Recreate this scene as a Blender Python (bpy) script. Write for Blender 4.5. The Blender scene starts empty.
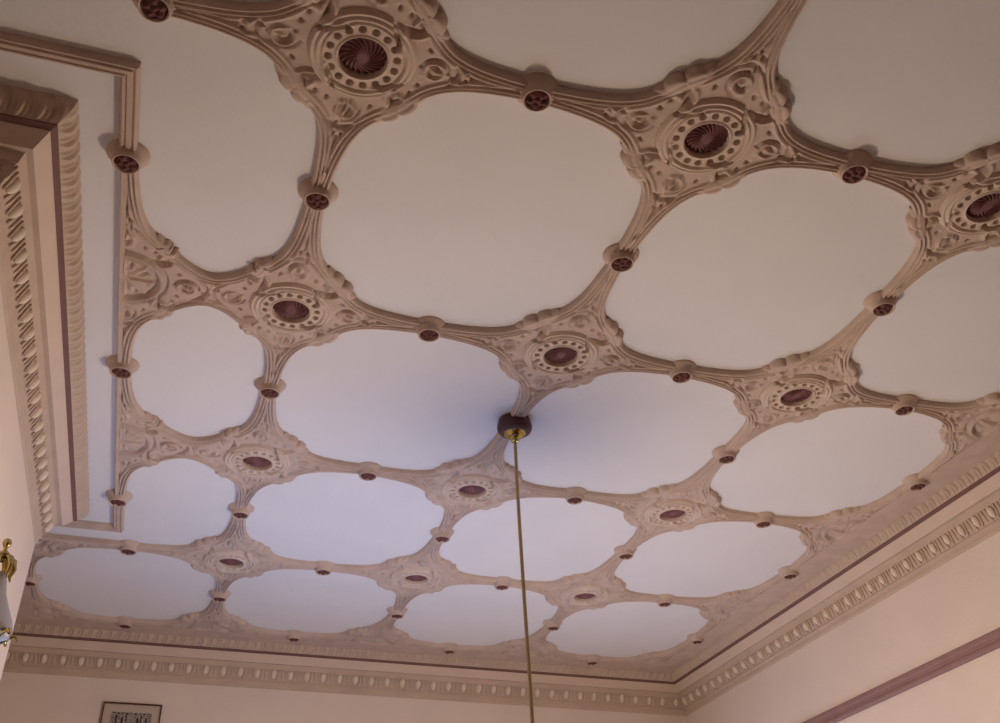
import bpy, math, random
import numpy as np
from mathutils import Matrix, Vector
random.seed(4); np.random.seed(4)
scene = bpy.context.scene
COL = scene.collection
A = 0.8897847          # bay width across the room (m); a bay is 1 m deep
H = 3.60               # height of the boss tips above the floor
CZ = 0.040             # the flat ceiling lies this far above the boss tips

# ------------------------------------------------------------ camera
R = [[0.951080824577923, -0.3078835221759376, -0.025553901712203966],
     [0.15334625326813128, 0.5422655645913764, -0.826095021209438],
     [0.2681980457214485, 0.7817645388676406, 0.5629511648804549]]
CAM = (-0.19767202, -1.52729349, -1.88303143 + H)
cd = bpy.data.cameras.new('camera'); cam = bpy.data.objects.new('camera', cd); COL.objects.link(cam)
cd.sensor_fit = 'HORIZONTAL'; cd.sensor_width = 36.0; cd.lens = 1005.6807 / 1000 * 36.0
cd.clip_start = 0.02; cd.clip_end = 60
M = Matrix(((R[0][0], -R[1][0], -R[2][0], CAM[0]),
            (R[0][1], -R[1][1], -R[2][1], CAM[1]),
            (R[0][2], -R[1][2], -R[2][2], CAM[2]), (0, 0, 0, 1)))
cam.matrix_world = M
scene.camera = cam

# ------------------------------------------------------------ world, lights, exposure
scene.view_settings.view_transform = 'Standard'
scene.view_settings.look = 'None'
scene.view_settings.gamma = 1.0
scene.view_settings.use_curve_mapping = False
scene.view_settings.exposure = 0.13
w = bpy.data.worlds.new('world'); scene.world = w; w.use_nodes = True
w.node_tree.nodes['Background'].inputs[0].default_value = (1.0, 0.76, 0.78, 1)
w.node_tree.nodes['Background'].inputs[1].default_value = 0.78

def area(name, loc, target, size, size_y, power, col, spread=180):
    l = bpy.data.lights.new(name, 'AREA'); l.shape = 'RECTANGLE'; l.size = size; l.size_y = size_y
    l.energy = power; l.color = col; l.spread = math.radians(spread)
    o = bpy.data.objects.new(name, l); COL.objects.link(o); o.location = loc
    d = Vector(target) - Vector(loc); o.rotation_euler = d.to_track_quat('-Z', 'Y').to_euler(); return o
# [name, location, target, size, power, colour]
LIGHTS = [
    ('daylight_bounce', (0.45, 2.2, H-2.3), (0.45, 2.45, H), 0.9, 4.2, (0.08, 0.37, 1.0)),
    ('far_fill_left', (0.5, 3.7, H-2.1), (0.6, 0.6, H), 0.9, 4.0, (0.25, 0.54, 1.0)),  # added fill lamp by the far wall, not a window
    ('far_fill_right', (2.2, 3.6, H-2.1), (2.1, 0.2, H), 0.9, 12.0, (0.74, 0.73, 0.96))]  # stronger added fill, also no window, aimed at the near right ceiling
for n_, l_, t_, s_, p_, c_ in LIGHTS: area(n_, l_, t_, s_, s_, p_, c_, 95 if n_ == 'daylight_bounce' else 160)
# the pendant lamp's lit globe is the main light; its colour and strength are kept here
GLOBE_COL, GLOW = (1.0, 0.77, 0.54), 148.0

# ------------------------------------------------------------ materials
def mat(name, rgb, rough=0.85, metal=0.0, var=0.0, vscale=6.0, bump=0.0, bscale=60.0, rgb2=None, trans=0.0, emis=None):
    m = bpy.data.materials.new(name); m.use_nodes = True; nt = m.node_tree; b = nt.nodes['Principled BSDF']
    b.inputs['Base Color'].default_value = (*rgb, 1); b.inputs['Roughness'].default_value = rough
    b.inputs['Metallic'].default_value = metal
    b.inputs['Specular IOR Level'].default_value = 0.25
    if trans: b.inputs['Transmission Weight'].default_value = trans
    if emis:
        b.inputs['Emission Color'].default_value = (*emis[0], 1); b.inputs['Emission Strength'].default_value = emis[1]
    tc = nt.nodes.new('ShaderNodeNewGeometry')
    if var or rgb2:
        n = nt.nodes.new('ShaderNodeTexNoise'); n.inputs['Scale'].default_value = vscale; n.inputs['Detail'].default_value = 6
        nt.links.new(tc.outputs['Position'], n.inputs['Vector'])
        r = nt.nodes.new('ShaderNodeValToRGB'); nt.links.new(n.outputs['Fac'], r.inputs['Fac'])
        c2 = rgb2 or tuple(max(0, c * (1 - var)) for c in rgb)
        r.color_ramp.elements[0].position = 0.3; r.color_ramp.elements[0].color = (*c2, 1)
        r.color_ramp.elements[1].position = 0.62; r.color_ramp.elements[1].color = (*rgb, 1)
        nt.links.new(r.outputs['Color'], b.inputs['Base Color'])
    if bump:
        n = nt.nodes.new('ShaderNodeTexNoise'); n.inputs['Scale'].default_value = bscale; n.inputs['Detail'].default_value = 3
        nt.links.new(tc.outputs['Position'], n.inputs['Vector'])
        bp = nt.nodes.new('ShaderNodeBump'); bp.inputs['Strength'].default_value = bump; bp.inputs['Distance'].default_value = 0.004
        nt.links.new(n.outputs['Fac'], bp.inputs['Height']); nt.links.new(bp.outputs['Normal'], b.inputs['Normal'])
    return m
M_PANEL = mat('panel_plaster', (0.755, 0.755, 0.775), 0.9, var=0.05, vscale=2.2, bump=0.25, bscale=45)
M_RELIEF = mat('relief_plaster', (0.58, 0.455, 0.385), 0.8, var=0.14, vscale=14, bump=0.35, bscale=120)
M_RING = mat('ring_plaster', (0.64, 0.52, 0.44), 0.75, var=0.10, vscale=20, bump=0.2, bscale=120)
M_CORN = mat('cornice_plaster', (0.58, 0.46, 0.38), 0.8, var=0.10, vscale=9, bump=0.2, bscale=80)
M_CORNL = mat('corona_plaster', (0.66, 0.535, 0.455), 0.8, var=0.05, vscale=9)
M_EGG = mat('egg_plaster', (0.76, 0.66, 0.56), 0.6)
M_RED = mat('oxblood_paint', (0.15, 0.052, 0.048), 0.55, var=0.35, vscale=60)
M_SHELL = mat('shell_paint', (0.20, 0.085, 0.090), 0.6, var=0.2, vscale=50)
M_LINE = mat('plum_paint', (0.19, 0.105, 0.095), 0.7, var=0.1)
M_WALL = mat('wall_paint', (0.77, 0.675, 0.625), 0.85, var=0.06, vscale=3, bump=0.2, bscale=70)
M_RAIL = mat('rail_paint', (0.31, 0.185, 0.185), 0.6, var=0.12, vscale=12)
M_WINE = mat('red_bounce_wall', (0.26, 0.10, 0.07), 0.9, var=0.1)  # made-up dark red for the unseen front wall, dims and reddens bounced light
M_FLOOR = mat('floor_boards', (0.13, 0.075, 0.05), 0.5, var=0.4, vscale=4)
M_BRASS = mat('brass', (0.50, 0.40, 0.15), 0.2, 1.0)
M_ROD = mat('aged_brass', (0.42, 0.34, 0.20), 0.4, 0.7)
M_WOOD = mat('dark_wood', (0.10, 0.045, 0.045), 0.4, var=0.2, vscale=30)
M_FRAME = mat('frame_wood', (0.085, 0.04, 0.028), 0.5)
M_MAT = mat('mount_board', (0.52, 0.44, 0.38), 0.9)
M_PRINT = mat('print_paper', (0.42, 0.38, 0.35), 0.9, rgb2=(0.07, 0.06, 0.06), vscale=140)
M_INK = mat('print_ink', (0.035, 0.03, 0.035), 0.9)
M_OPAL = mat('opal_glass', (0.22, 0.20, 0.20), 0.35, trans=0.3)
M_GLOBE = mat('lit_globe', (0.9, 0.8, 0.7), 0.4, emis=(GLOBE_COL, GLOW))

# ------------------------------------------------------------ warp: the hand-run plasterwork is not perfectly square
CTRL = np.array([(0,0,0.0191,0.0069),(1,0,0.0172,0.0081),(2,0,-0.001,0.0094),(0,1,-0.0025,0.0179),(1,1,0.0018,0.0194),(2,1,0.0231,0.0307),(0,2,0.0141,0.0282),(1,2,-0.0038,0.0392),(2,2,0.0208,0.0308),(0,3,0.0125,0.035),(1,3,0.0016,0.0101),(2,3,0.0082,0.0288),(0.5,0,-0.0036,0.0014),(0,0.5,-0.0076,-0.001),(1,0.5,-0.0008,0.0127),(1.5,0,0.0002,-0.0027),(2,0.5,-0.0064,-0.0148),(0.5,1,-0.0098,0.0118),(1.5,1,-0.0019,0.0131),(2.5,1,0.0007,-0.01),(0,1.5,-0.0086,-0.0054),(2,1.5,-0.0098,-0.0012),(0.5,2,0.0005,0.0055),(1.5,2,-0.0138,-0.0096),(2.5,2,0.0003,-0.0057),(0,2.5,-0.0028,-0.0086),(1,2.5,-0.0036,0.01),(2,2.5,-0.0104,-0.024),(0.5,3,-0.007,0.0162),(1.5,3,-0.0115,-0.0138),(2.5,3,-0.0005,0.0002),(0,3.5,-0.0026,-0.013),(1,3.5,0.0258,0.0076),(2,3.5,0.0008,-0.0163),(3,0,0,0),(3,1,0,0),(3,2,0,0),(3,3,0,0),(3,4,0,0),(0,4,0,0),(1,4,0,0),(2,4,0,0),(-1,3,0,0),(-1,4,0,0),(-0.55,0,0,0),(-0.55,1,0,0),(-0.55,2,0,0),(-0.5,3,0,0)])
def _tps_fit():
    P = CTRL[:, :2]; D = CTRL[:, 2:]
    n = len(P); r = np.linalg.norm(P[:, None] - P[None], axis=2)
    K = r * r * np.log(np.maximum(r, 1e-9)) + np.eye(n) * 0.01
    Q = np.c_[np.ones(n), P]; Lm = np.block([[K, Q], [Q.T, np.zeros((3, 3))]])
    return np.linalg.solve(Lm, np.r_[D, np.zeros((3, 2))])
TW = _tps_fit()
def warp(u, v):
    u = np.asarray(u, float); v = np.asarray(v, float); sh = u.shape
    X = np.c_[u.ravel(), v.ravel()]
    r2 = ((X[:, None, :] - CTRL[None, :, :2]) ** 2).sum(2)
    K = 0.5 * r2 * np.log(np.maximum(r2, 1e-18))
    d = K @ TW[:-3] + np.c_[np.ones(len(X)), X] @ TW[-3:]
    def ss(t): t = np.clip(t, 0, 1); return t * t * (3 - 2 * t)
    f = ss((3.0 - X[:, 0]) / 0.5) * ss((4.0 - X[:, 1]) / 0.5) * ss((X[:, 0] + 0.52) / 0.4)
    Y = X + d * f[:, None]
    return Y[:, 0].reshape(sh), Y[:, 1].reshape(sh)

# ------------------------------------------------------------ object helpers
def link(name, me, m, parent=None, smooth=True):
    o = bpy.data.objects.new(name, me); COL.objects.link(o)
    if m and not me.materials: me.materials.append(m)
    if smooth: me.polygons.foreach_set('use_smooth', [True] * len(me.polygons))
    if parent: o.parent = parent
    return o
def thing(name, label, cat, loc=(0, 0, 0), group=None):
    o = bpy.data.objects.new(name, None); COL.objects.link(o); o.location = loc
    o.empty_display_size = 0.03
    o['label'] = label; o['category'] = cat
    if group: o['group'] = group
    return o
def tag(o, label, cat, group=None):
    o['label'] = label; o['category'] = cat
    if group: o['group'] = group
    return o
class MB:
    def __init__(s): s.v = []; s.f = []
    def add(s, vs, fs):
        b = len(s.v); s.v += [tuple(map(float, p)) for p in vs]; s.f += [tuple(b + i for i in f) for f in fs]; return s
    def grid(s, P, wrap=False, flip=False):
        n, m = P.shape[:2]; b = len(s.v); s.v += [tuple(p) for p in P.reshape(-1, 3).tolist()]
        mm = m if wrap else m - 1
        for i in range(n - 1):
            for j in range(mm):
                q = (b + i*m + j, b + i*m + (j+1) % m, b + (i+1)*m + (j+1) % m, b + (i+1)*m + j)
                s.f.append(q[::-1] if flip else q)
        return s
    def box(s, x0, x1, y0, y1, z0, z1):
        v = [(x, y, z) for z in (z0, z1) for y in (y0, y1) for x in (x0, x1)]
        return s.add(v, [(0,2,3,1), (4,5,7,6), (0,1,5,4), (1,3,7,5), (3,2,6,7), (2,0,4,6)])
    def mesh(s, name):
        me = bpy.data.meshes.new(name); me.from_pydata(s.v, [], s.f); me.update(); return me
    def build(s, name, m, parent=None, smooth=True):
        return link(name, s.mesh(name), m, parent, smooth)
def lathe(prof, c=(0, 0, 0), n=40, ax=None):
    th = np.linspace(0, 2*np.pi, n, endpoint=False)
    P = np.zeros((len(prof), n, 3))
    for k, (r, z) in enumerate(prof):
        P[k, :, 0] = c[0] + r*np.cos(th); P[k, :, 1] = c[1] + r*np.sin(th); P[k, :, 2] = c[2] + z
    mb = MB(); mb.grid(P, wrap=True); return mb
def tube(path, rad, n=10):
    path = [Vector(p) for p in path]; mb = MB(); rings = []
    up = Vector((0.13, 0.31, 0.94))
    for i, p in enumerate(path):
        t = (path[min(i+1, len(path)-1)] - path[max(i-1, 0)]).normalized()
        a = t.cross(up).normalized() if abs(t.dot(up)) < .98 else t.cross(Vector((1, 0, 0))).normalized()
        b = t.cross(a); r = rad[i] if isinstance(rad, (list, tuple)) else rad
        rings.append([tuple(p + (a*math.cos(2*math.pi*k/n) + b*math.sin(2*math.pi*k/n))*r) for k in range(n)])
    mb.grid(np.array(rings), wrap=True); return mb
def setkind(o, k='structure'): o['kind'] = k; return o

# ------------------------------------------------------------ relief geometry
TH = np.radians([0, 10, 20, 26, 32, 38, 42, 45]); RR = np.array([.470, .4745, .488, .498, .504, .500, .4925, .4905])
def rcont(th):
    t = np.where(th > np.pi/4, np.pi/2 - th, th)
    xs, ys = TH, RR
    # smooth interpolation (monotone-ish cubic through finite differences)
    i = np.clip(np.searchsorted(xs, t) - 1, 0, len(xs) - 2); h = xs[i+1] - xs[i]; s = (t - xs[i]) / h
    m = np.gradient(ys, xs); m[0] = 0; m[-1] = 0
    return ((2*s**3-3*s**2+1)*ys[i] + (s**3-2*s**2+s)*h*m[i] + (-2*s**3+3*s**2)*ys[i+1] + (s**3-s**2)*h*m[i+1])
MD = np.array([0, .0015, .004, .007, .0095, .0115, .013, .015, .017, .019, .021, .0228, .0245, .0265, .0285, .031, .034])
MT = np.array([-.004, .010, .017, .0205, .021, .019, .0135, .0135, .019, .0225, .0225, .019, .0145, .0145, .020, .0225, .0225])
def seg_dist(x, y, p, q):
    px, py = p; dx, dy = q[0]-px, q[1]-py; L = dx*dx+dy*dy+1e-12
    t = np.clip(((x-px)*dx+(y-py)*dy)/L, 0, 1)
    return np.hypot(x-px-t*dx, y-py-t*dy)
def poly_dist(x, y, pts):
    d = np.full(x.shape, 9.0)
    for p, q in zip(pts[:-1], pts[1:]): d = np.minimum(d, seg_dist(x, y, p, q))
    return d
def arc(cx, cy, r, a0, a1, n=12, r1=None):
    r1 = r if r1 is None else r1
    return [(cx + (r+(r1-r)*k/n)*math.cos(math.radians(a0+(a1-a0)*k/n)), cy + (r+(r1-r)*k/n)*math.sin(math.radians(a0+(a1-a0)*k/n))) for k in range(n+1)]
def smoothline(pts, n=5):
    out = []; P = [np.array(p, float) for p in pts]
    for i in range(len(P)-1):
        p0 = P[max(i-1, 0)]; p1 = P[i]; p2 = P[i+1]; p3 = P[min(i+2, len(P)-1)]
        for k in range(n):
            t = k/n; out.append(tuple(.5*((2*p1)+(-p0+p2)*t+(2*p0-5*p1+4*p2-p3)*t*t+(-p0+3*p1-3*p2+p3)*t**3)))
    out.append(tuple(P[-1])); return out
def arm_strokes():
    S = []
    arch = smoothline([(.112, .118), (.150, .098), (.190, .066), (.222, .036), (.238, .0), (.222, -.036), (.190, -.066), (.150, -.098), (.112, -.118)])
    S.append((arch, -.0075, .0042)); 
    arch2 = [(a*1.045+.004, b*1.07) for a, b in arch]; S.append((arch2, .003, .003))
    S.append((arc(.180, .002, .030, 150, 470, 18, .020), .0060, .0048))          # curl
    S.append((arc(.180, .002, .0175, 100, 330, 10, .010), -.0060, .0034))
    S.append((arc(.180, .002, .037, 190, 360, 10, .034), -.0060, .0035))
    S.append(([(.180, .000), (.190, .004)], .005, .005))
    for p in [(.148, .052), (.150, -.056), (.225, .012), (.136, .082), (.262, .011), (.262, -.011), (.276, .0)]:
        S.append(([p, (p[0]+.004, p[1]+.002)], -.0085, .0042))
    S.append(([(.248, .016), (.256, .020)], .005, .004)); S.append(([(.248, -.016), (.256, -.020)], .005, .004))
    S.append((smoothline([(.290, .0), (.33, .003), (.40, .0)]), -.006, .0032))
    S.append((smoothline([(.268, .022), (.31, .014), (.37, .009), (.46, .006)]), -.004, .0026))
    S.append((smoothline([(.268, -.022), (.31, -.014), (.37, -.009), (.46, -.006)]), -.004, .0026))
    return S
def diag_strokes():
    S = []                                                   # along the diagonal axis
    S.append((smoothline([(.120, -.018), (.135, -.004), (.150, .012), (.166, .014)]), -.0095, .0055))
    S.append((smoothline([(.124, .010), (.140, .022), (.158, .026)]), .0075, .0055))
    S.append(([(.148, -.014), (.176, -.020)], .0070, .005)); S.append(([(.178, .024), (.192, .020)], -.008, .004))
    S.append(([(.182, -.006), (.200, .0)], .007, .006)); S.append(([(.170, -.034), (.178, -.038)], -.008, .004))
    return S
def rotp(pts, a, sx=1, sy=1):
    c, s = math.cos(a), math.sin(a); return [((p[0]*c-p[1]*s)*sx, (p[0]*s+p[1]*c)*sy) for p in pts]
FULL = []
for k in range(4):
    FULL += [(rotp(p, k*math.pi/2), h, s) for p, h, s in arm_strokes()]
    FULL += [(rotp(p, k*math.pi/2+math.pi/4), h, s) for p, h, s in diag_strokes()]
HALF = []
for k in range(4):
    HALF += [(rotp(p, k*math.pi/2), h, s) for p, h, s in arm_strokes()]
    HALF += [(rotp(p, k*math.pi/2+math.pi/4), h, s) for p, h, s in diag_strokes()]
HALF += [(arc(0, 0, .108, 0, 360, 40), .0085, .0065), (arc(0, 0, .092, 0, 360, 36), -.0085, .005), (arc(0, 0, .122, 0, 360, 40), -.007, .004)]
for k in range(8):
    a = k*math.pi/4
    HALF += [(rotp([(.020, 0), (.088, 0)], a), .006, .004), (rotp([(.062, .018), (.066, .02)], a), -.010, .006)]
    HALF += [(rotp(arc(.052, .012, .012, 0, 270, 8), a), .005, .004)]
def relief(x, y, S):
    up = np.zeros(x.shape); dn = np.zeros(x.shape)
    for pts, h, s in S:
        a = np.array(pts); mx = x.size
        bx = (x > a[:, 0].min()-3.2*s) & (x < a[:, 0].max()+3.2*s) & (y > a[:, 1].min()-3.2*s) & (y < a[:, 1].max()+3.2*s)
        if not bx.any(): continue
        d = poly_dist(x[bx], y[bx], pts); g = h*np.exp(-(d/s)**2)
        if h > 0: up[bx] = np.maximum(up[bx], g)
        else: dn[bx] = np.minimum(dn[bx], g)
    return 1.35*up + 1.45*dn
def smst(a, b, t):
    t = np.clip((t-a)/(b-a), 0, 1); return t*t*(3-2*t)
QC = {}
def contour(th, hx):
    r = rcont(th); cx, cy = .5 - r*np.cos(th), .5 - r*np.sin(th)
    if hx < .5:
        y13 = .1665; cx2 = np.where(cx < .13, cx, .13 + (cx-.13)*(hx-.13)/.37); uu = np.clip((cx2-.13)/(hx-.13), 0, 1)
        cy = np.where(cx > .13, .076 + (y13-.076)*(1-uu)**1.75, cy); cx = cx2
    return cx, cy
def leaf_clasp(sx, sy, hx, cu, cv, org, n):
    """Scalloped leaf clasp that grips the moulding on the diagonal and overhangs the flat panel."""
    a0, a1 = (35.5, 54.5) if hx == .5 else (36, 56)
    th = np.radians(np.linspace(a0, a1, n)); s_ = np.linspace(0, 1, n)
    cx, cy = contour(th, hx); tx, ty = np.gradient(cx*A), np.gradient(cy); L = np.hypot(tx, ty); nx, ny = -ty/L, tx/L
    sg = np.sign(nx + ny); nx, ny = nx*sg, ny*sg                     # towards the panel
    lobe = np.zeros(n)
    for c_, w_, h_ in ((.10, .11, .006), (.32, .155, .0125), (.66, .165, .0145), (.91, .10, .005)):
        lobe = np.maximum(lobe, h_*np.sqrt(np.clip(1-((s_-c_)/w_)**2, 0, 1)))
    k = np.linspace(0, 1, 17)[:, None]; e = lobe[None] + .003 - k*(lobe[None] + .003 + .040)
    rise = np.sqrt(np.clip(1-(1-np.clip(k/.30, 0, 1))**2, 0, 1))
    t = -.003 + rise*(.0250 + .22*lobe[None] + .003) - .007*smst(.45, .95, k) - .012*smst(.9, 1.0, k)
    t -= .004*np.exp(-(((e+.012)/.005)**2))*(lobe[None] > .006)
    t *= np.sin(np.pi*np.clip(s_, .02, .98))[None]**.25
    x = (cx[None] + nx[None]*e/A)*sx; y = (cy[None] + ny[None]*e)*sy
    return np_mesh('leaf_clasp', [(place(cu, cv, x, y, t, org), sx*sy < 0)])
def quad(sx, sy, hx, nth, half):
    """One quarter of a star: offsets from its centre in bays, drop below the ceiling; split in moulding and field rows."""
    key = (sx, sy, hx, nth, half)
    if key in QC: return QC[key]
    th = np.linspace(0, np.pi/2, nth); r = rcont(th)
    cx, cy = .5 - r*np.cos(th), .5 - r*np.sin(th)
    t = np.where(th <= np.pi/4, .5/np.maximum(np.cos(th), 1e-6), .5/np.maximum(np.sin(th), 1e-6))
    bx, by = .5 - t*np.cos(th), .5 - t*np.sin(th)
    if hx < .5:
        def f(x): return np.where(x < .13, x, .13 + (x-.13)*(hx-.13)/.37)
        cx2 = f(cx); y13 = np.interp(.13, cx, cy); uu = np.clip((cx2-.13)/(hx-.13), 0, 1)
        cy = np.where(cx > .13, .076 + (y13-.076)*(1-uu)**1.75, cy); cx = cx2; bx = f(bx)
    D = np.hypot((bx-cx)*A, by-cy); nf = 44 if nth > 120 else 30
    fd = np.linspace(0, 1, nf)[1:]
    d0 = MD[:, None]*np.ones_like(D)[None]; d0 = np.minimum(d0, D[None]*np.linspace(0, 1, len(MD))[:, None]**1.0*1.0 + 0*d0) if False else np.minimum(d0, D[None]-1e-5*(len(MD)-np.arange(len(MD)))[:, None])
    d1 = MD[-1] + fd[:, None]*(np.maximum(D, MD[-1]+2e-5)[None]-MD[-1])
    d = np.r_[d0, d1]
    s = d/D[None]
    x = cx[None]+(bx-cx)[None]*s; y = cy[None]+(by-cy)[None]*s
    X = x*sx; Y = y*sy
    drop = np.interp(d, MD, MT)
    fld = smst(.034, .042, d)
    rho = np.hypot(x*A, y)
    base = .0225 + (.0165-.0225)*fld
    g = relief(X*A, Y, HALF if half else FULL)*smst(.020, .036, d)
    drop = np.where(d > .034, base, drop) + g
    if not half: drop = np.where(rho < .122, np.minimum(drop, .002), drop)
    QC[key] = (X, Y, drop, len(MD)); return QC[key]
def np_mesh(name, blocks):
    vs = []; fs = []; b = 0
    for P, flip in blocks:
        n, m = P.shape[:2]; idx = b + np.arange(n*m).reshape(n, m)
        q = np.stack([idx[:-1, :-1], idx[:-1, 1:], idx[1:, 1:], idx[1:, :-1]], 2).reshape(-1, 4)
        if flip: q = q[:, ::-1]
        fs.append(q); vs.append(P.reshape(-1, 3)); b += n*m
    V = np.concatenate(vs); F = np.concatenate(fs)
    me = bpy.data.meshes.new(name); me.vertices.add(len(V)); me.vertices.foreach_set('co', V.ravel())
    me.loops.add(F.size); me.loops.foreach_set('vertex_index', F.ravel())
    me.polygons.add(len(F)); me.polygons.foreach_set('loop_start', np.arange(0, F.size, 4)); me.polygons.foreach_set('loop_total', np.full(len(F), 4))
    me.update(); me.validate(); return me
def place(cu, cv, X, Y, drop, org):
    u, v = warp(cu+X, cv+Y); return np.stack([u*A-org[0], v-org[1], H+CZ-drop-org[2]], -1)

# medallion ring and shell (polar)
def ring_polar(nr, na):
    r = np.linspace(.0545, .131, nr); al = np.linspace(0, 2*np.pi, na+1)
    RRr, AL = np.meshgrid(r, al, indexing='ij')
    prof_r = [.0545, .057, .060, .063, .066, .0905, .093, .095, .098, .101, .105, .109, .112, .116, .120, .124, .128, .131]
    prof_t = [.004, .028, .033, .031, .0285, .0285, .0285, .024, .0235, .029, .0315, .029, .0245, .0275, .028, .022, .0165, .006]
    t = np.interp(RRr, prof_r, prof_t)
    x = RRr*np.cos(AL); y = RRr*np.sin(AL)
    for k in range(16):
        a = 2*np.pi*(k+.5)/16; d = np.hypot(x-.0795*math.cos(a), y-.0795*math.sin(a))
        t -= .019*(1-smst(.0072, .0098, d))
    for k in range(4):
        a0 = k*90 + 56
        pts = smoothline([(r_*math.cos(math.radians(a0+da)), r_*math.sin(math.radians(a0+da))) for r_, da in ((.0795, 0), (.087, 1), (.094, -6), (.099, -15), (.108, -24), (.122, -30), (.134, -32))])
        d = poly_dist(x, y, pts); t -= .018*(1-smst(.0038, .0070, d))
        pts2 = smoothline([(r_*math.cos(math.radians(a0+da)), r_*math.sin(math.radians(a0+da))) for r_, da in ((.092, 9), (.103, -4), (.113, -14), (.128, -20))])
        d = poly_dist(x, y, pts2); t += .004*np.exp(-(d/.006)**2)
    t = np.maximum(t, .004)
    return x, y, t
def shell_polar(nr, na):
    r = np.linspace(0.0005, .0585, nr); al = np.linspace(0, 2*np.pi, na+1)
    r_, AL = np.meshgrid(r, al, indexing='ij'); q = r_/.0585
    ph = 20*(AL + 1.1*q)
    t = .026 - .014*q**2 + .0042*np.sin(ph)*smst(.12, .6, q)
    return r_*np.cos(AL), r_*np.sin(AL), t
ROWW = ['nearest', 'second', 'third', 'farthest']
COLW = ['left', 'middle', 'right']
ROSL = ['%s star rosette of the nearest row, at the top of the photo', '%s star rosette of the row just in front of the pendant rod',
        '%s star rosette of the row just behind the pendant plate', '%s star rosette of the farthest full row']
ROSC = ['left', 'middle', 'right']
def rosette(i, j):
    res = [171, 151, 111, 91][j]
    cu, cv = warp(np.array([float(i)]), np.array([float(j)])); org = (cu[0]*A, cv[0], H+CZ)
    t = thing('ceiling_rosette', ROSL[j] % ROSC[i] if (i, j) != (2, 0) else 'star rosette of the nearest row, cut by the right edge of the photo', 'ceiling rosette', org, 'full plaster rosettes of the ceiling')
    blocks = []
    for sx, sy in ((1, 1), (-1, 1), (-1, -1), (1, -1)):
        hx = .278 if (i == 0 and sx < 0 and j in (1, 2)) else .5
        X, Y, d, k = quad(sx, sy, hx, res, False)
        P = place(i, j, X, Y, d, org); fl = sx*sy < 0
        link('moulding', np_mesh('moulding', [(P[:k], fl)]), M_RELIEF, t)
        blocks.append((P[k-1:], fl))
    link('carved_field', np_mesh('carved_field', blocks), M_RELIEF, t)
    q = [1, 1, .75, .6][j]
    x, y, tt = ring_polar(int(60*q), int(320*q)); link('bead_ring', np_mesh('bead_ring', [(np.stack([x, y, CZ*0-tt], -1), False)]), M_RING, t)
    x, y, tt = shell_polar(int(24*q), int(240*q)); o = link('shell_boss', np_mesh('shell_boss', [(np.stack([x, y, -tt], -1), False)]), M_SHELL, t)
    o['label'] = 'dark red swirling shell in the middle'
    for sx, sy in ((1, 1), (-1, 1), (-1, -1), (1, -1)):
        hx = .278 if (i == 0 and sx < 0 and j in (1, 2)) else .5
        link('leaf_clasp', leaf_clasp(sx, sy, hx, i, j, org, 61 if j < 2 else 41), M_RELIEF, t)
    return t
for j in range(4):
    for i in range(3): rosette(i, j)

def half_rosette(u, v, quads, label, res=101, leaf=True):
    cu, cv = warp(np.array([float(u)]), np.array([float(v)])); org = (cu[0]*A, cv[0], H+CZ)
    t = thing('edge_rosette', label, 'ceiling rosette', org, 'half rosettes along the edges of the ceiling')
    blocks = []
    for sx, sy, hx in quads:
        X, Y, d, k = quad(sx, sy, hx, res, True); P = place(u, v, X, Y, d, org); fl = sx*sy < 0
        link('moulding', np_mesh('moulding', [(P[:k], fl)]), M_RELIEF, t); blocks.append((P[k-1:], fl))
        link('leaf_clasp', leaf_clasp(sx, sy, hx, u, v, org, 41), M_RELIEF, t)
    link('carved_field', np_mesh('carved_field', blocks), M_RELIEF, t)
UL = -0.556
half_rosette(UL, 1, [(1, 1, .278), (1, -1, .278)], 'half rosette on the long chimney rib, nearer of the two there', 151)
half_rosette(UL, 2, [(1, 1, .278), (1, -1, .278)], 'half rosette on the long chimney rib, farther of the two there', 121)
for j, s in ((1, 'nearest, cut by the right edge of the photo'), (2, 'middle of the three'), (3, 'farthest, nearest the room corner')):
    half_rosette(3, j, [(-1, 1, .5), (-1, -1, .5)], 'half rosette against the right wall cornice, ' + s)
for i, s in ((0, 'left of three'), (1, 'middle of three'), (2, 'right of three, behind the last full rosette')):
    half_rosette(i, 4, [(1, -1, .5), (-1, -1, .5)], 'half rosette against the far wall cornice, ' + s, 81)
half_rosette(-1, 3, [(1, 1, .5)], 'quarter rosette in the far left alcove beside the chimney breast corner', 101)
half_rosette(-1, 4, [(1, -1, .5)], 'quarter rosette in the far left alcove corner by the far wall', 81)
half_rosette(3, 4, [(-1, -1, .5)], 'quarter rosette in the far right corner of the ceiling', 81)

# ------------------------------------------------------------ bosses
collar_prof = [(.055, .002), (.054, -.004), (.050, -.009), (.044, -.014), (.040, -.020), (.0375, -.027), (.0365, -.033), (.0355, -.0375), (.0335, -.0395), (.0315, -.0385), (.0300, -.034), (.0295, -.028)]
def flower_mesh():
    nr, na = 18, 80; r = np.linspace(.0004, .0305, nr); al = np.linspace(0, 2*np.pi, na+1)
    r_, AL = np.meshgrid(r, al, indexing='ij'); q = r_/.0305
    t = .0400 - .007*q**3 + .0042*np.cos(5*AL)*smst(.25, .6, q)*(1-smst(.85, 1, q)) + .003*np.exp(-(q/.18)**2) - .004*np.exp(-((q-.3)/.09)**2)
    t -= .003*np.exp(-((q-.93)/.07)**2)
    return np_mesh('flower', [(np.stack([r_*np.cos(AL), r_*np.sin(AL), -t], -1), False)])
FLOWER = flower_mesh(); COLLAR = lathe(collar_prof, n=44).mesh('collar')
for me, m in ((FLOWER, M_RED), (COLLAR, M_RELIEF)):
    me.materials.append(m); me.polygons.foreach_set('use_smooth', [True]*len(me.polygons))
proto = None
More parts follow.
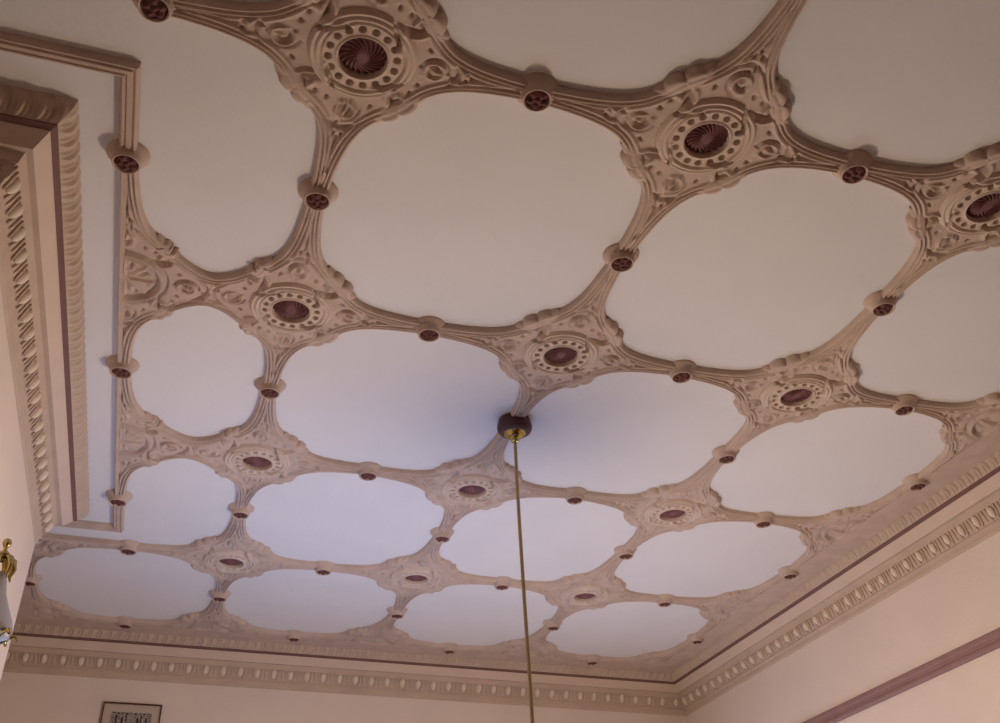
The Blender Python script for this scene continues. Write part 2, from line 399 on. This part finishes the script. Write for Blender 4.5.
def boss(u, v, label):
    global proto
    wu, wv = warp(np.array([float(u)]), np.array([float(v)]))
    if proto is None:
        o = thing('ceiling_boss', label, 'ceiling boss', (0, 0, 0), 'dark red bosses on the plaster ribs')
        c = bpy.data.objects.new('collar', COLLAR); COL.objects.link(c); c.parent = o
        f = bpy.data.objects.new('flower', FLOWER); COL.objects.link(f); f.parent = o; f['label'] = 'dark red carved flower tip'
        proto = o
    else:
        o = proto.copy(); COL.objects.link(o); o['label'] = label
        for ch in proto.children:
            c = ch.copy(); COL.objects.link(c); c.parent = o
    o.location = (wu[0]*A, wv[0], H+CZ); o.rotation_euler = (0, 0, random.uniform(0, 6.28))
rn = ['nearest', 'second', 'third', 'farthest']
LAB = 'dark red boss '
for j in range(4):
    for i in range(3):
        if i < 2: boss(i+.5, j, LAB + 'between the %s and %s rosettes, %s row' % (COLW[i], COLW[i+1], rn[j]))
        elif j: boss(i+.5, j, LAB + 'right of the right rosette of the %s row' % rn[j])
        if (i, j) != (1, 1) and not (i == 1 and j == 1):
            if j < 3: boss(i, j+.5, LAB + 'between the %s and %s rosettes, %s column' % (rn[j], rn[j+1], COLW[i]))
            else: boss(i, j+.5, LAB + 'between the far wall and the farthest rosette, %s column' % COLW[i])
boss(-.5, 0, LAB + 'cut by the top edge of the photo at the left')
boss(-.5, 3, LAB + 'left of the left rosette of the farthest row')
for v, s in ((.5, 'nearest of three'), (1.5, 'middle of three'), (2.5, 'farthest of three')): boss(UL, v, LAB + 'on the long chimney rib, ' + s)
boss(-1, 3.5, LAB + 'in the far left alcove, leftmost of all')
for v, s in ((1.5, 'nearest of three'), (2.5, 'middle of three'), (3.5, 'farthest of three')): boss(3, v, LAB + 'along the right wall cornice, ' + s)
for u, s in ((-.5, 'leftmost of four'), (.5, 'second from left of four'), (1.5, 'third from left of four'), (2.5, 'rightmost of four')): boss(u, 4, LAB + 'along the far wall cornice, ' + s)

# ------------------------------------------------------------ ceiling, walls, floor
XR = 3*A + .29; YB = 4.28; XC = -.77; XW = -A - .29; YC0, YC1 = .507, 2.545; YS = -3.0
ZT = H + CZ
mb = MB(); mb.add([(XW-.1, YS-.1, ZT), (XR+.1, YS-.1, ZT), (XR+.1, YB+.1, ZT), (XW-.1, YB+.1, ZT)], [(0, 3, 2, 1)]); mb.add([(XW-.1, YS-.1, ZT+.05), (XR+.1, YS-.1, ZT+.05), (XR+.1, YB+.1, ZT+.05), (XW-.1, YB+.1, ZT+.05)], [(0, 1, 2, 3)])
setkind(mb.build('ceiling', M_PANEL, smooth=False))
setkind(MB().box(XW-.1, XR+.1, YS-.1, YB+.1, -.08, 0).build('floor', M_FLOOR, smooth=False))
setkind(MB().box(XR, XR+.1, YS, YB+.1, 0, ZT).build('wall_right', M_WALL, smooth=False))
setkind(MB().box(XW-.1, XR, YB, YB+.1, 0, ZT).build('wall_back', M_WALL, smooth=False))
setkind(MB().box(XW-.1, XR+.1, YS-.1, YS, 0, ZT).build('wall_front', M_WINE, smooth=False))
setkind(MB().box(XW-.1, XW, YS, YB, 0, ZT).build('wall_left', M_WALL, smooth=False))
setkind(MB().box(XW, XC, YC0, YC1, 0, ZT).build('wall_chimney', M_WALL, smooth=False))

# straight ribs: the frame round the chimney cornice
def sweep(prof, path, closed=False):
    """prof: (offset to the left of travel, z); path: xy corners, mitred."""
    P = [np.array(p, float) for p in path]; n = len(P); rows = []
    for i in range(n):
        dirs = []
        if i > 0: dirs.append((P[i]-P[i-1])/np.linalg.norm(P[i]-P[i-1]))
        if i < n-1: dirs.append((P[i+1]-P[i])/np.linalg.norm(P[i+1]-P[i]))
        ns = [np.array([-d[1], d[0]]) for d in dirs]
        if len(ns) == 2: m = ns[0]+ns[1]; m = m/(m@ns[0])
        else: m = ns[0]
        rows.append([(P[i][0]+m[0]*o, P[i][1]+m[1]*o, z) for o, z in prof])
    return np.array(rows)
rp = [(-.0235, .004), (-.0225, -.008), (-.021, -.017), (-.018, -.021), (-.014, -.021), (-.0115, -.0165), (-.008, -.0165), (-.006, -.0225), (.004, -.0225), (.006, -.018), (.009, -.018), (.011, -.0225), (.015, -.0225), (.018, -.017), (.021, -.010), (.0235, -.008), (.0235, .004)]
rp = [(o, ZT+z) for o, z in rp]
fx = UL*A
def rail_piece(path, label, i):
    o = MB().grid(sweep(rp, path)).build('trim_%d' % i, M_RELIEF, smooth=False); return setkind(o)
rail_piece([(XW, .212), (fx, .212), (fx, .53)], '', 1)
rail_piece([(fx, 2.45), (fx, 2.815), (XW, 2.815)], '', 2)

# flat border strips outside the ribs
def strip(x0, x1, y0, y1, k):
    return setkind(MB().box(x0, x1, y0, y1, ZT-.0215, ZT+.01).build('trim_%d' % k, M_RELIEF, smooth=False))
strip(3*A, 3*A+.14, .3, 4.0, 3); strip(-A-.14, 3*A+.14, 4.0, 4.13, 4); strip(-A-.14, -A, 2.7, 4.0, 5)
setkind(MB().box(-A, -.5*A, 2.965, 3.0, ZT-.0215, ZT+.01).build('trim_6', M_RELIEF, smooth=False))
setkind(MB().box(UL*A-.013, UL*A, .5, 2.5, ZT-.0220, ZT+.01).build('trim_7', M_RELIEF, smooth=False))

# cornice: w = distance from the wall, z relative to the boss tips
def cz(z): return H + z
LEAF = [(.158, .045), (.156, .034), (.1535, .024), (.149, .013), (.142, .003), (.134, -.006), (.127, -.013), (.121, -.019)]
LINE = [(.121, -.019), (.1205, -.023), (.106, -.0305)]
CORO = [(.106, -.0305), (.105, -.034), (.077, -.068), (.0745, -.071)]
BODY = [(.0745, -.071), (.058, -.070), (.054, -.074), (.050, -.083), (.047, -.092), (.044, -.096), (.040, -.098), (.036, -.108), (.029, -.126), (.020, -.142), (.016, -.150), (.018, -.153), (.018, -.158), (.010, -.162), (.008, -.170), (.008, -.182), (.004, -.190), (-.004, -.194)]
def resample(path, step):
    out = []; seg = []
    for a, b in zip(path[:-1], path[1:]):
        n = max(1, int(np.hypot(b[0]-a[0], b[1]-a[1])/step)); 
        for k in range(n): out.append((a[0]+(b[0]-a[0])*k/n, a[1]+(b[1]-a[1])*k/n)); seg.append(k)
    out.append(path[-1]); return out
def cornice(path, side, k):
    """path: wall line; side=+1 when the room is left of travel."""
    f = lambda prof: [(side*o, cz(z)) for o, z in prof]
    root = setkind(MB().grid(sweep(f(BODY), path), flip=side < 0).build('trim_%d' % k, M_CORN, smooth=False))
    MB().grid(sweep(f(CORO), path), flip=side < 0).build('corona', M_CORNL, root, False)
    o = MB().grid(sweep(f(LINE), path), flip=side < 0).build('painted_fillet', M_LINE, root, False); o['label'] = 'dark plum painted line'
    leafb = MB(); eggs = MB(); darts = MB()
    P = [np.array(p, float) for p in path]; n = len(P)
    def cornerm(i):
        ds = []
        if i > 0: ds.append((P[i]-P[i-1])/np.linalg.norm(P[i]-P[i-1]))
        if i < n-1: ds.append((P[i+1]-P[i])/np.linalg.norm(P[i+1]-P[i]))
        ns = [np.array([-d[1], d[0]])*side for d in ds]
        return (ns[0]+ns[1])/(1+ns[0]@ns[1]) if len(ns) == 2 else ns[0]
    nq = 22; tt = np.linspace(0, 1, nq); lw = np.array(LEAF); cum = np.r_[0, np.cumsum(np.hypot(*np.diff(lw, axis=0).T))]; cum /= cum[-1]
    pw = np.interp(tt, cum, lw[:, 0]); pz = np.interp(tt, cum, lw[:, 1])
    for i in range(n-1):
        a, b = P[i], P[i+1]; L = np.linalg.norm(b-a); d = (b-a)/L; nn = np.array([-d[1], d[0]])*side
        ma, mbb = cornerm(i), cornerm(i+1); ta, tb = (ma@d), (mbb@d)
        N = max(4, int(L/.0042)); s = np.linspace(0, 1, N)
        G = np.zeros((N, nq, 3))
        for j in range(nq):
            s0 = ta*pw[j]; s1 = L + tb*pw[j]; ss = s0+(s1-s0)*s
            t = tt[j]
            ph = (ss/.048 + .35*math.sin(math.pi*t)) % 1.0
            bump = .0045*np.exp(-((ph-.5)/.13)**2) - .0045*np.exp(-(np.minimum(ph, 1-ph)/.07)**2) + .002*np.sin(2*np.pi*ph*3+5*t)
            bump *= 1.6*np.clip(np.minimum(ss-s0, s1-ss)/.02, 0, 1)*math.sin(math.pi*min(1, max(0, (t-.02)/.96)))**.5
            ww = pw[j] + bump*.75; zz = pz[j] - bump*.75
            G[:, j, 0] = a[0]+d[0]*ss+nn[0]*ww; G[:, j, 1] = a[1]+d[1]*ss+nn[1]*ww; G[:, j, 2] = cz(zz)
        leafb.grid(G, flip=side < 0)
        lo = max(ta, 0)*0 + ta*.03; hi = L + tb*.03; ne = max(1, int(round((hi-lo)/.0925)))
        for e in range(ne):
            sc_ = lo + (hi-lo)*(e+.5)/ne; w0, z0 = .034, -.119
            c = a + d*sc_ + nn*w0
            # egg: a tilted ellipsoid on the ovolo
            U, V = np.meshgrid(np.linspace(0, 2*np.pi, 13), np.linspace(.05, np.pi-.05, 8), indexing='ij')
            ea, eb, ec = .0165, .0135, .0245
            lx = ea*np.sin(V)*np.cos(U); ly = eb*np.sin(V)*np.sin(U)+.002; lz = ec*np.cos(V)
            an = math.radians(24); y2 = ly*math.cos(an)+lz*math.sin(an); z2 = lz*math.cos(an)-ly*math.sin(an)
            Q = np.stack([c[0]+d[0]*lx+nn[0]*y2, c[1]+d[1]*lx+nn[1]*y2, cz(z0)+z2], -1); eggs.grid(Q)
            # husk arcs either side of the egg and a dart between eggs
            for sg in (-1, 1):
                pth = []
                for q in range(7):
                    ang = math.radians(-20 + 150*q/6); ox = sg*.0245*math.cos(ang*.8-.2); oz = .024 - .058*q/6
                    y3 = oz*math.sin(an)+.001; z3 = oz*math.cos(an)
                    xx = sg*(.0265 - .010*(q/6)**2)
                    pp = c + d*xx + nn*(y3); pth.append((pp[0], pp[1], cz(z0)+z3))
                tm = tube(pth, [.0035, .0042, .0045, .0045, .004, .0035, .002], 6); darts.add(tm.v, tm.f)
            cc = a + d*(sc_+(hi-lo)/ne/2) + nn*w0
            pth = [(cc[0]+nn[0]*(oz*math.sin(an)), cc[1]+nn[1]*(oz*math.sin(an)), cz(z0)+oz*math.cos(an)) for oz in (.024, .0, -.030)]
            tm = tube(pth, [.004, .0055, .001], 6); darts.add(tm.v, tm.f)
    leafb.build('leaf_band', M_CORN, root); eggs.build('egg_band', M_EGG, root); darts.build('dart_band', M_CORN, root)
    return root
cornice([(XR, YS), (XR, YB), (XW, YB), (XW, YC1), (XC, YC1), (XC, YC0), (XW, YC0), (XW, YS)], 1, 8)

# picture rails
def rail(path, k):
    pr = [(-.002, .034), (.012, .034), (.017, .028), (.017, .014), (.012, .008), (.012, -.010), (.018, -.016), (.018, -.026), (.010, -.034), (-.002, -.034)]
    return setkind(MB().grid(sweep([(o, H-.581+z) for o, z in pr], path)).build('trim_%d' % k, M_RAIL, smooth=False))
rail([(XR, YS), (XR, YB)], 9)

# ------------------------------------------------------------ pendant
px, py = A, 1.5
t = thing('pendant_lamp', 'pendant lamp on a long thin brass rod, with dark domed ceiling plate', 'pendant lamp', (px, py, ZT))
lathe([(.0005, .0), (.058, .002), (.062, -.014), (.065, -.026), (.065, -.036), (.061, -.046), (.052, -.053), (.042, -.057), (.0005, -.057)], n=48).build('ceiling_plate', M_WOOD, t)
lathe([(.040, -.055), (.041, -.058), (.038, -.061), (.034, -.062), (.034, -.065), (.029, -.070), (.021, -.076), (.015, -.079), (.015, -.084), (.0165, -.087), (.013, -.091), (.0075, -.092), (.0005, -.092)], n=48).build('brass_cup', M_BRASS, t)
tube([(0, 0, -.088), (.001, 0, -.25), (.005, 0, -.45), (.011, 0, -.70), (.018, 0, -.95), (.024, 0, -1.25)], .0062, 12).build('rod', M_ROD, t)
lathe([(.008, -1.20), (.020, -1.205), (.028, -1.225), (.045, -1.245), (.056, -1.262), (.058, -1.270), (.054, -1.274), (.0005, -1.272)], (.024, 0, 0), 32).build('added_lamp_cap', M_BRASS, t)  # unseen cap, added to shade the ceiling right above the lamp
lathe([(.052, -1.275), (.060, -1.30), (.064, -1.38), (.064, -1.48), (.060, -1.56), (.046, -1.605), (.022, -1.625), (.0005, -1.63)], (.024, 0, 0), 32).build('glass_globe', M_GLOBE, t)

# ------------------------------------------------------------ picture on the far wall
x0, x1, zt, zb = -.488, -.190, H-.318, H-.75
y = YB
t = thing('framed_picture', 'framed black and white print high on the far wall, cut by the bottom edge', 'picture', ((x0+x1)/2, y, zt-.2))
o0 = t.location
def pbox(mb, xa, xb, ya, yb, za, zb_): return mb.box(xa-o0[0], xb-o0[0], ya-o0[1], yb-o0[1], za-o0[2], zb_-o0[2])
fr = MB(); b_ = .0065
pbox(fr, x0, x1, y-.022, y-.001, zt-b_, zt); pbox(fr, x0, x1, y-.022, y-.001, zb, zb+b_); pbox(fr, x0, x0+b_, y-.022, y-.001, zb+b_, zt-b_); pbox(fr, x1-b_, x1, y-.022, y-.001, zb+b_, zt-b_)
fr.build('frame', M_FRAME, t, False)
pbox(MB(), x0+b_, x1-b_, y-.012, y-.002, zb+b_, zt-b_).build('mount', M_MAT, t, False)
pbox(MB(), x0+.046, x1-.046, y-.0135, y-.0122, zb+.05, zt-.047).build('print', M_PRINT, t, False)
ink = MB()
for k, (cx_, w_) in enumerate(((.072, .008), (.100, .010), (.122, .006), (.178, .010), (.196, .006), (.222, .009))):
    pbox(ink, x0+cx_, x0+cx_+w_, y-.0140, y-.0136, zb+.08, zt-.062-.012*(k % 2))
for k in range(9): pbox(ink, x0+.055+.022*k, x0+.067+.022*k, y-.0140, y-.0136, zt-.055-.003*(k % 2), zt-.051)
ink.build('ink_drawing', M_INK, t, False)

# ------------------------------------------------------------ wall light on the chimney breast
sx_, sy_ = -.706, 1.55
t = thing('wall_light', 'brass and pale glass wall light at the left edge, on the chimney breast', 'wall light', (XC, sy_, H-.80))
L0 = t.location
def lc(mb): mb.v = [(a-L0[0], b-L0[1], c-L0[2]) for a, b, c in mb.v]; return mb
lc(lathe([(.0005, .035), (.010, .030), (.013, .020), (.010, .010), (.005, .004), (.006, -.004), (.016, -.012), (.020, -.020), (.008, -.028), (.006, -.040)], (sx_, sy_, H-.63), 24)).build('finial', M_BRASS, t)
lf = MB()
for k in range(6):
    a = k*math.pi/3+.3
    pth = [(sx_+math.cos(a)*r_, sy_+math.sin(a)*r_, H-.675+z_) for r_, z_ in ((.006, .01), (.018, .020), (.030, .012), (.036, -.012), (.030, -.035), (.034, -.050))]
    tm = tube(pth, [.004, .009, .011, .009, .006, .002], 8); lf.add(tm.v, tm.f)
lc(lf).build('leaf_cup', M_BRASS, t)
lc(lathe([(.020, .0), (.026, -.02), (.034, -.06), (.050, -.10), (.068, -.14), (.076, -.17), (.070, -.19), (.050, -.20)], (sx_, sy_, H-.705), 32)).build('glass_shade', M_OPAL, t)
arm = tube([(XC, sy_, H-.98), (XC+.03, sy_, H-1.0), (sx_, sy_, H-.96), (sx_, sy_, H-.90)], .008, 10); lc(arm).build('arm', M_BRASS, t)
lc(MB().box(XC, XC+.012, sy_-.04, sy_+.04, H-1.10, H-.86)).build('back_plate', M_BRASS, t)
sc_ = MB()
for k in range(5):
    a = -.6 + k*.75
    pth = [(sx_+math.cos(a)*r_, sy_+math.sin(a)*r_, H-.905+z_) for r_, z_ in ((.030, .0), (.052, .004), (.070, .018), (.084, .022), (.090, .010))]
    tm = tube(pth, [.008, .008, .007, .006, .004], 8); sc_.add(tm.v, tm.f)
lc(sc_).build('scroll', M_BRASS, t)
